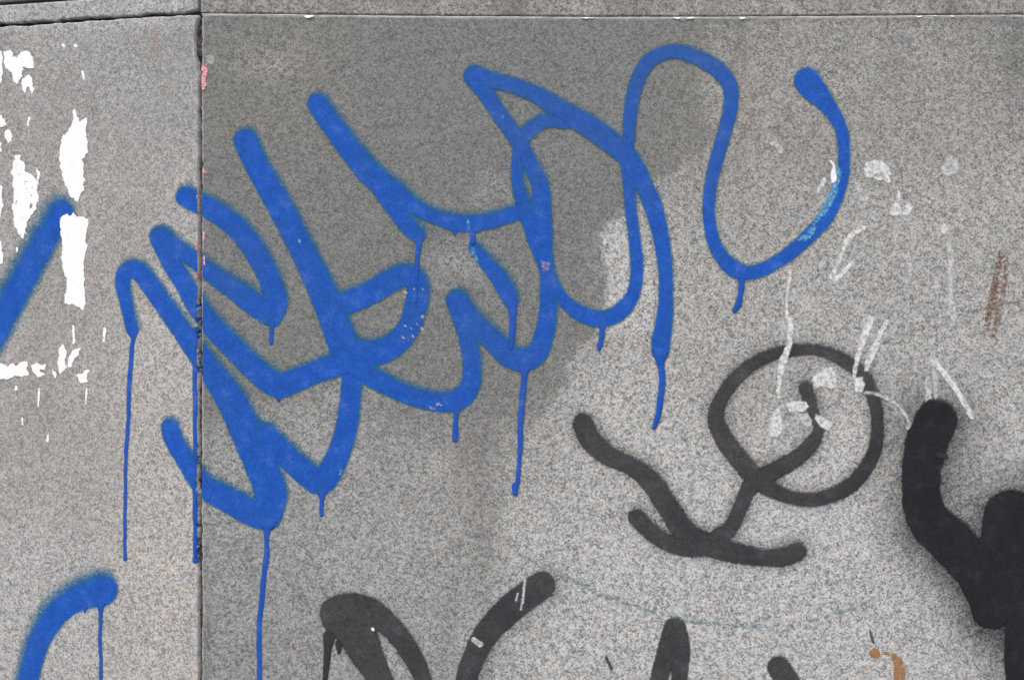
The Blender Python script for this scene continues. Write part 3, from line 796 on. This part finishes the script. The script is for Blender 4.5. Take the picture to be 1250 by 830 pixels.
black('charcoal_graffiti_bar', 'straight slanting charcoal spray paint bar with pale scratches near its rounded end', [
    [(661,714,34),(640,729,34),(619,746,33),(593,774,30),(577,805,27),(568,835,25),(560,880,25)]], M_BLACK, fr0=1.6, fr1=1.2, rag=.7, halo=(.30, 12, .8, .5))
black('charcoal_graffiti_peak', 'narrow charcoal spray paint peak splitting into two legs', [
    [(822,767,24),(815,792,24),(804,830,21),(793,880,21)], [(824,766,25),(831,790,22),(829,830,19),(828,880,19)]], M_BLACK, fr0=1.3, fr1=1.0)
black('charcoal_graffiti_stub', 'short charcoal spray paint stub left of the ochre rust run', [
    [(950,814,27),(962,832,27),(985,865,26),(1000,890,26)]], M_BLACK, fr0=1.4, fr1=1.4)
black('black_graffiti_mass', 'thick solid black spray paint shape with hazy grey overspray', [
    [(1143,513,52),(1130,545,52),(1124,590,46),(1131,630,52),(1162,662,56),(1192,698,54),(1208,732,52),(1210,742,50)],
    [(1234,632,70),(1232,680,74),(1232,722,60)],
    [(1270,640,60),(1268,720,60),(1262,770,72),(1264,830,74),(1264,900,74)]],
    M_BLACK2, [[(1146,555,8),(1154,557,6)]], fr0=2.2, fr1=3.0, rag=1.7, halo=(.92, 28, .05, .35))

# small scratches and flecks in the charcoal paint
for i, (lab, p) in enumerate((('tiny white dot on the charcoal arch', [(455,767,3.2),(455.4,768,3.2)]),
        ('pale hooked scratch across the end of the charcoal bar', [(641,706,2.2),(639,725,2.4),(636,743,2)]),
        ('small pale nick left of the hooked scratch on the charcoal bar', [(632,724,2),(630,732,2.6)]),
        ('rough pale scuff low on the slanting charcoal bar', [(578,780,6),(586,786,7)]))):
    o = coat('paint_chip', M_WHITE if i == 0 else M_THIN, None, path=p, fr0=.9, fr1=0, rag=.8 if i else .2, ragsize=3)
    tag(o, lab, 'paint chip')

# ---- torn white poster scraps on the bay
PAPERS = [
 ('white torn scrap shaped like a ragged letter m, uppermost of the scraps', [(6,64),(13,62),(17,70),(22,72),(26,64),(34,63),(39,72),(40,82),(33,83),(28,80),(27,94),(22,102),(16,98),(14,88),(8,84),(6,75)]),
 ('small forked white scrap just under the ragged letter m', [(31,91),(40,96),(42,110),(39,117),(36,105),(33,106),(31,114),(27,108),(27,97)]),
 ('narrow white scrap edge left of the ragged letter m', [(-8,60),(2,64),(3,90),(2,101),(-8,101)]),
 ('small rounded white scrap under the forked scrap, cut by the picture edge', [(-8,139),(1,139),(7,146),(8,153),(2,156),(-8,154)]),
 ('small white oval scrap above the spotted printed scrap', [(10,159),(13,161),(14,172),(10,175),(7,168)]),
 ('tiny white scrap left of the small oval scrap', [(-8,172),(2,174),(2,184),(-8,188)]),
 ('long white scrap with dark print spots', [(17,190),(24,190),(29,198),(31,208),(40,214),(46,224),(47,246),(46,256),(38,264),(32,272),(31,284),(29,291),(24,287),(18,276),(16,260),(17,235),(15,215)]),
 ('thin white sliver beside the spotted printed scrap', [(45,206),(48,210),(48,221),(46,226),(45,215)]),
 ('white strip of paper edge left of the spotted printed scrap', [(-8,223),(3,226),(4,250),(1,264),(-8,266)]),
 ('white strip of paper edge beside the fuzzy blue line', [(-8,290),(2,296),(3,323),(-8,324)]),
 ('tall jagged white scrap tapering to points at top and bottom', [(91,135),(95,145),(98,151),(101,147),(106,145),(104,158),(105,170),(106,182),(104,192),(100,195),(103,203),(102,235),(97,240),(95,246),(87,240),(82,228),(76,212),(73,198),(75,180),(78,165),(84,162),(88,155)]),
 ('tall straight-sided white scrap at the top end of the fuzzy blue line', [(75,268),(82,262),(86,264),(90,259),(93,266),(101,265),(107,268),(107,282),(104,287),(106,300),(103,315),(103,378),(92,373),(80,369),(82,355),(80,335),(77,320),(76,300),(74,285)]),
 ('wide low white scrap with a notched top, below the fuzzy blue line', [(-8,443),(6,444),(10,447),(16,443),(20,446),(24,442),(34,441),(34,456),(28,460),(18,459),(10,463),(-8,462)]),
 ('small ragged white scrap right of the wide notched scrap', [(38,445),(45,443),(51,447),(56,446),(55,451),(50,452),(54,457),(48,460),(41,456),(38,451)]),
 ('thin slanted white sliver between the low ragged scraps', [(64,451),(67,453),(70,460),(67,462),(65,457)]),
 ('upright narrow white scrap among the low scraps', [(73,427),(77,420),(80,430),(81,448),(76,455),(72,459),(72,440)]),
 ('slanting pale white scrap with a bent top, among the low scraps', [(86,432),(92,425),(99,425),(96,432),(90,440),(87,448),(83,449),(85,440)]),
 ('small flag-shaped white scrap, last of the low scraps', [(94,459),(104,452),(108,450),(107,466),(98,469),(96,463),(98,459)])]
for lab, p in PAPERS:
    o = coat('torn_paper', M_PAPERP if 'print' in lab and 'with' in lab else M_PAPER, None, poly=p, cell=0.8, fr0=.8, fr1=0, rag=2.6, ragsize=5, lift=.25)
    tag(o, lab, 'paper', 'torn white poster scraps')
DOTS = 'one of two tiny white paper dots side by side under the ragged crack'
for a, b, w, lab in (((90,398),(90,419),2.6,'short upright white sliver under the tall straight-sided scrap'),
        ((128,401),(127,416),3,'short upright white sliver between the paper scraps and the long thin blue drip'),
        ((48,474),(47,496),2,'slim white sliver under the small ragged low scrap'),
        ((27,510),(28,519),2.2,'tiny white sliver a hand below the wide notched scrap'),
        ((59,531),(58,538),2.4,'tiny white paper fleck, lowest of all the paper bits'),
        ((106,474),(105,492),1.6,'hairline white sliver under the small flag-shaped scrap'),
        ((101,88),(103,97),2.6,'short leaning white sliver above the tall jagged scrap'),
        ((92,56),(94,57),3,DOTS), ((77,55),(78,57),2.4,DOTS),
        ((36,144),(34,153),2.6,'small slanted white sliver between the forked scrap and the spotted printed one'),
        ((21,303),(21,308),2,'tiny white speck at the edge of the fuzzy blue line'),
        ((20,472),(20,475),3,'white paper dot just under the wide notched scrap')):
    o = coat('paper_sliver', M_PAPER, None, path=[(*a, w), (*b, w * .8)], cell=.8, fr0=.8, fr1=0, rag=.9, ragsize=4)
    tag(o, lab, 'paper', 'tiny torn paper slivers')
# faint blue drift over one scrap
coat('stroke', M_SCUFF, bpy.data.objects['blue_graffiti_line'], poly=[(76,268),(86,265),(90,285),(84,292),(77,296)], fr0=3, fr1=0, rag=2, amount=.35)

# ---- grey paste and glue on the main slab
PASTE = [
 ('small grey paste smudge inside the curve of the blue hook', 0, [(939,176),(944,171),(950,174),(956,182),(955,188),(950,188),(946,179)], None),
 ('pale brushed paste patch right of the blue hook', 1, [(1057,199),(1066,196),(1076,197),(1085,204),(1088,213),(1080,216),(1068,213),(1064,217),(1056,216),(1053,209)], None),
 ('small paste tongue under the pale brushed patch', 1, [(1066,216),(1074,217),(1083,214),(1088,222),(1084,225),(1078,220),(1070,220)], None),
 ('smooth rounded grey paste blob standing alone above the rust streak', 0, [(1148,204),(1153,202),(1155,192),(1163,190),(1170,196),(1172,206),(1168,213),(1158,216),(1151,215)], None),
 ('white paste edge against the inner side of the blue hook', 2, [(1013,196),(1018,199),(1020,210),(1020,222),(1015,224),(1014,212),(1016,204)], None),
 ('short pale sliver left of the white paste edge', 1, None, [(1006,220,4),(1003,227,4)]),
 ('thin pale sliver below the short one inside the blue hook', 1, None, [(1001,229,4),(997,238,3)]),
 ('slanted grey paste wedge beside the blue hook', 0, [(1040,219),(1046,222),(1050,228),(1055,235),(1061,241),(1060,246),(1050,246),(1047,236),(1043,228)], None),
 ('white paste lump with a thin upright stalk', 1, [(1097,233),(1099,236),(1097,250),(1101,256),(1100,264),(1085,263),(1084,256),(1090,252),(1094,246)], None),
 ('square paste lump right of the stalked lump', 1, [(1103,252),(1108,248),(1115,250),(1112,260),(1107,264),(1103,262)], None),
 ('faint small paste dab above the stalked lump', 0, [(1106,231),(1112,229),(1114,234),(1108,236)], None),
 ('pale specks of paste between the stalked lump and the rounded blob', 0, [(1126,240),(1131,243),(1138,247),(1135,250),(1128,247)], None),
 ('long hooked line of dried glue', 1, None, [(1058,277,4),(1046,283,5),(1035,292,6),(1030,306,5),(1022,322,5),(1016,338,7),(1024,338,6),(1036,325,6),(1042,317,4)]),
 ('round glue drop at the top of a long grey run', 1, [(1148,278),(1152,272),(1158,276),(1158,283),(1152,286),(1148,284)], None),
 ('long grey glue run ending in a drop', 0, None, [(1157,296,5),(1161,320,8),(1160,345,7),(1161,368,8),(1164,382,9),(1163,395,9)]),
 ('small square grey paste dab in the clean stone', 0, [(1105,322),(1113,320),(1115,330),(1109,333)], None),
 ('slim slanted paste dab above the long glue run', 0, None, [(1176,253,4),(1170,263,6)]),
 ('thin white dripping streak crossing the charcoal loop', 1, None, [(965,330,3.5),(962,352,3),(960,380,3.5),(964,394,8),(963,420,6),(957,438,9),(953,455,8),(951,470,5),(950,484,3)]),
 ('fat pale paste drop at the foot of the dripping streak', 1, [(946,500),(950,497),(955,512),(955,528),(948,534),(940,534),(938,518),(941,508)], None),
 ('broad slanted paste streak down onto the charcoal loop', 1, None, [(1062,390,8),(1057,405,8),(1050,425,6),(1045,445,5),(1042,462,4)]),
 ('narrower paste streak beside the broad one', 1, None, [(1082,393,5),(1074,410,5),(1066,428,7),(1060,440,7),(1058,451,4)]),
 ('pale brushed paste block inside the charcoal loop', 1, [(992,460),(1000,455),(1006,450),(1014,449),(1021,458),(1021,472),(1014,475),(1004,470),(994,474)], None),
 ('wide pale dab left of the loop tail', 1, [(960,492),(970,489),(984,491),(988,497),(980,502),(966,503),(962,499)], None),
 ('ragged pale dab under the wide one', 0, [(974,505),(986,506),(992,512),(990,520),(984,521),(977,513)], None),
 ('tilted pale dab right of the loop tail', 1, [(995,504),(1004,508),(1016,516),(1016,524),(1010,527),(1000,519),(995,512)], None),
 ('white scrape on the right side of the charcoal loop', 1, [(1044,462),(1053,460),(1055,470),(1052,479),(1044,478),(1042,470)], None),
 ('thin curved scratch of glue from the loop towards the black shape', 0, None, [(1056,479,3.5),(1072,482,4),(1090,490,4),(1102,502,3),(1109,515,5),(1108,522,3)]),
 ('upright pale brush mark over the black shape', 0, [(1129,462),(1134,459),(1137,470),(1136,486),(1130,490),(1128,478)], None),
 ('upper slim brush mark touching the slanted glue line', 0, None, [(1138,440,5),(1141,458,6),(1142,484,5)]),
 ('straight slanted glue line right of the brush marks', 1, None, [(1139,439,6),(1152,456,7),(1166,474,6),(1178,494,5),(1186,509,4)])]
for lab, k, poly, path in PASTE:
    o = coat('paste_residue', (M_THIN, M_PASTE, M_WHITE)[k], None, path=path, poly=poly, cell=1.0, fr0=1.8, fr1=0, rag=1.5, ragsize=9, dome=0.03)
    tag(o, lab, 'paste mark', 'dried paste marks on the main slab')
for i, (x, y, w) in enumerate(((1075,445,4),(1090,455,3),(1049,300,3),(1128,330,2.5),(1085,395,3),(975,360,2.5),(1198,262,3),(1202,268,3))):
    o = coat('paste_fleck', M_THIN, None, path=[(x, y, w), (x + 3, y + 6, w)], cell=1.0, fr0=1.3, fr1=0, rag=1.4, ragsize=4, amount=.7)
    tag(o, 'faint tiny fleck of dried paste on the clean stone', 'paste mark', 'faint paste flecks')

# ---- rust, pink flecks, faint lines
t = empty('rust_streak', 'ribbed brown rust streak like a worn bar of iron', 'rust stain')
coat('rust_run', M_RUST, t, path=[(1222,308,6),(1217,335,6),(1211,365,6),(1206,390,5),(1204,405,3)], fr0=1.8, fr1=0, rag=1.5)
coat('rust_run', M_RUST, t, path=[(1230,314,3),(1227,338,5),(1222,366,5),(1217,390,5),(1212,411,3)], fr0=1.5, fr1=0, rag=1.3)
for k in range(14):
    y = 314 + k * 6.2; x = 1222 - (y - 308) * .185
    coat('rust_rib', M_RUST, t, path=[(x - 4, y + 1.5, 2.4), (x + 7, y - 1, 2.4)], cell=1.0, fr0=1.0, fr1=0, rag=.9, ragsize=3)
o = coat('ochre_stain', M_OCHRE, None, poly=[(1061,797),(1067,790),(1072,792),(1075,799),(1072,804),(1064,802)], cell=1.0, fr0=1.4, fr1=0, rag=1.8, ragsize=4)
tag(o, 'small orange rust blot at the head of the ochre run', 'rust stain')
o = coat('ochre_stain', M_OCHRE, None, path=[(1080,797,3),(1091,800,5),(1097,810,12),(1098,828,12),(1102,860,12),(1104,890,10)], cell=1.0, fr0=1.6, fr1=0, rag=2.2, ragsize=5)
tag(o, 'orange brown rust run with pale middle beside the orange blot', 'rust stain')
for k, (x, y, w, l) in enumerate(((246.5,55,2.5,3),(248.5,191,2.5,4),(249,209,4.5,2),(248.6,288,2.2,12),(240,337,4,3),(249,318,2,10),(239.8,300,1.6,8))):
    o = coat('pink_fleck', M_PINK, None, path=[(x, y - l / 2, w * .75), (x + .6, y + l / 2, w * .6)], cell=.8, fr0=.9, fr1=0, rag=1.1, ragsize=3, clip_joint=False, lift=.5)
    tag(o, 'tiny pink paint fleck along the corner joint', 'paint fleck', 'pink flecks on the joint')
o = coat('pink_lump', M_PINK, None, poly=[(247,80),(252,79),(254,86),(254,92),(250,96),(252,101),(250,108),(246,109),(247,100),(245,97),(247,90),(246,85)], cell=.8, fr0=.9, fr1=0, rag=2.6, ragsize=4, clip_joint=False, lift=1.0)
tag(o, 'ragged pink and white paint lump on the edge of the corner joint', 'paint fleck')
o = coat('faint_line', M_TEAL, None, path=[(630,674,3),(672,695,3),(715,715,4),(760,735,4),(800,747,4),(838,756,4),(868,760,5),(915,764,3),(960,762,3),(1010,752,3),(1050,738,3),(1066,730,3)], fr0=1.6, fr1=0, rag=1.6)
tag(o, 'faint teal marker line sagging across the clean stone', 'marker line')
o = coat('faint_line', M_DARKM, None, path=[(1062,770,2.5),(1066,784,3.5)], cell=1, fr0=1.1, fr1=0, rag=.8)
tag(o, 'short dark blue tick above the orange blot', 'marker line')
o = coat('faint_line', M_DARKM, None, path=[(740,802,2.5),(746,815,4)], cell=1, fr0=1.1, fr1=0, rag=.8)
tag(o, 'short dark tick left of the charcoal peak', 'marker line')
o = coat('faint_line', M_BROWNL, None, path=[(1170,384,2),(1205,375,2),(1235,369,2.5),(1270,362,2)], cell=1, fr0=1.3, fr1=0, rag=1.4)
tag(o, 'thin brown scratch crossing the foot of the rust streak', 'scratch')
for lab, p in (('faint blue vertical scratch over the blue arch strokes', [(678,45,1.5),(679,62,2),(678,90,1.5)]), ('dark vertical scratch left of the tall blue loop', [(720,62,1.5),(720,80,2),(720,90,1.5)]),
               ('short dark vertical scratch above the blue triangle', [(613,52,1.5),(614,66,2)])):
    tag(coat('scratch', M_TEAL, None, path=p, cell=1, fr0=1.2, fr1=0, rag=.8), lab, 'scratch')
# lime crumbs along the seam
for k, (x, y, w, l) in enumerate(((377,20,4,8),(716,21,4,12),(826,21,5,8),(842,21,5,8),(906,22,4,4),(1122,20,3,4),(1143,19,4,3),(1230,17,5,10),(1163,20,3,3),(330,12,2.5,5),(432,13,2.5,6),(595,16,2.5,7),(948,13,3,10),(1060,10,2,8))):
    o = coat('mortar_crumb', M_WHITE, None, path=[(x - l / 2, y + .5, w * .6), (x, y, w), (x + l / 2, y + .3, w * .5)], cell=.8, fr0=.9, fr1=0, rag=1.3, ragsize=4, clip_joint=False, lift=1.2)
    tag(o, 'white crumb of lime mortar on the seam above the main slab', 'mortar crumb', 'lime crumbs along the seam')
coat_o = coat('paper_sliver', M_THIN, None, poly=[(251,68),(261,66),(261,78),(253,79)], cell=1, fr0=1.6, fr1=0, rag=1.4, amount=.7)
tag(coat_o, 'pale square smear beside the pink lumps', 'paste mark')

# ------------------------------------------------------------------ ground in front of the wall
n = 40
g = 1500.0
V = [(-g, -g, 0), (g, -g, 0), (g, g, 0), (-g, g, 0)]
o = new_obj('pavement', V, [(0, 1, 2, 3)], M_PAVE, smooth=False)
tag(o, 'plain grey stone pavement', 'pavement', kind='structure')
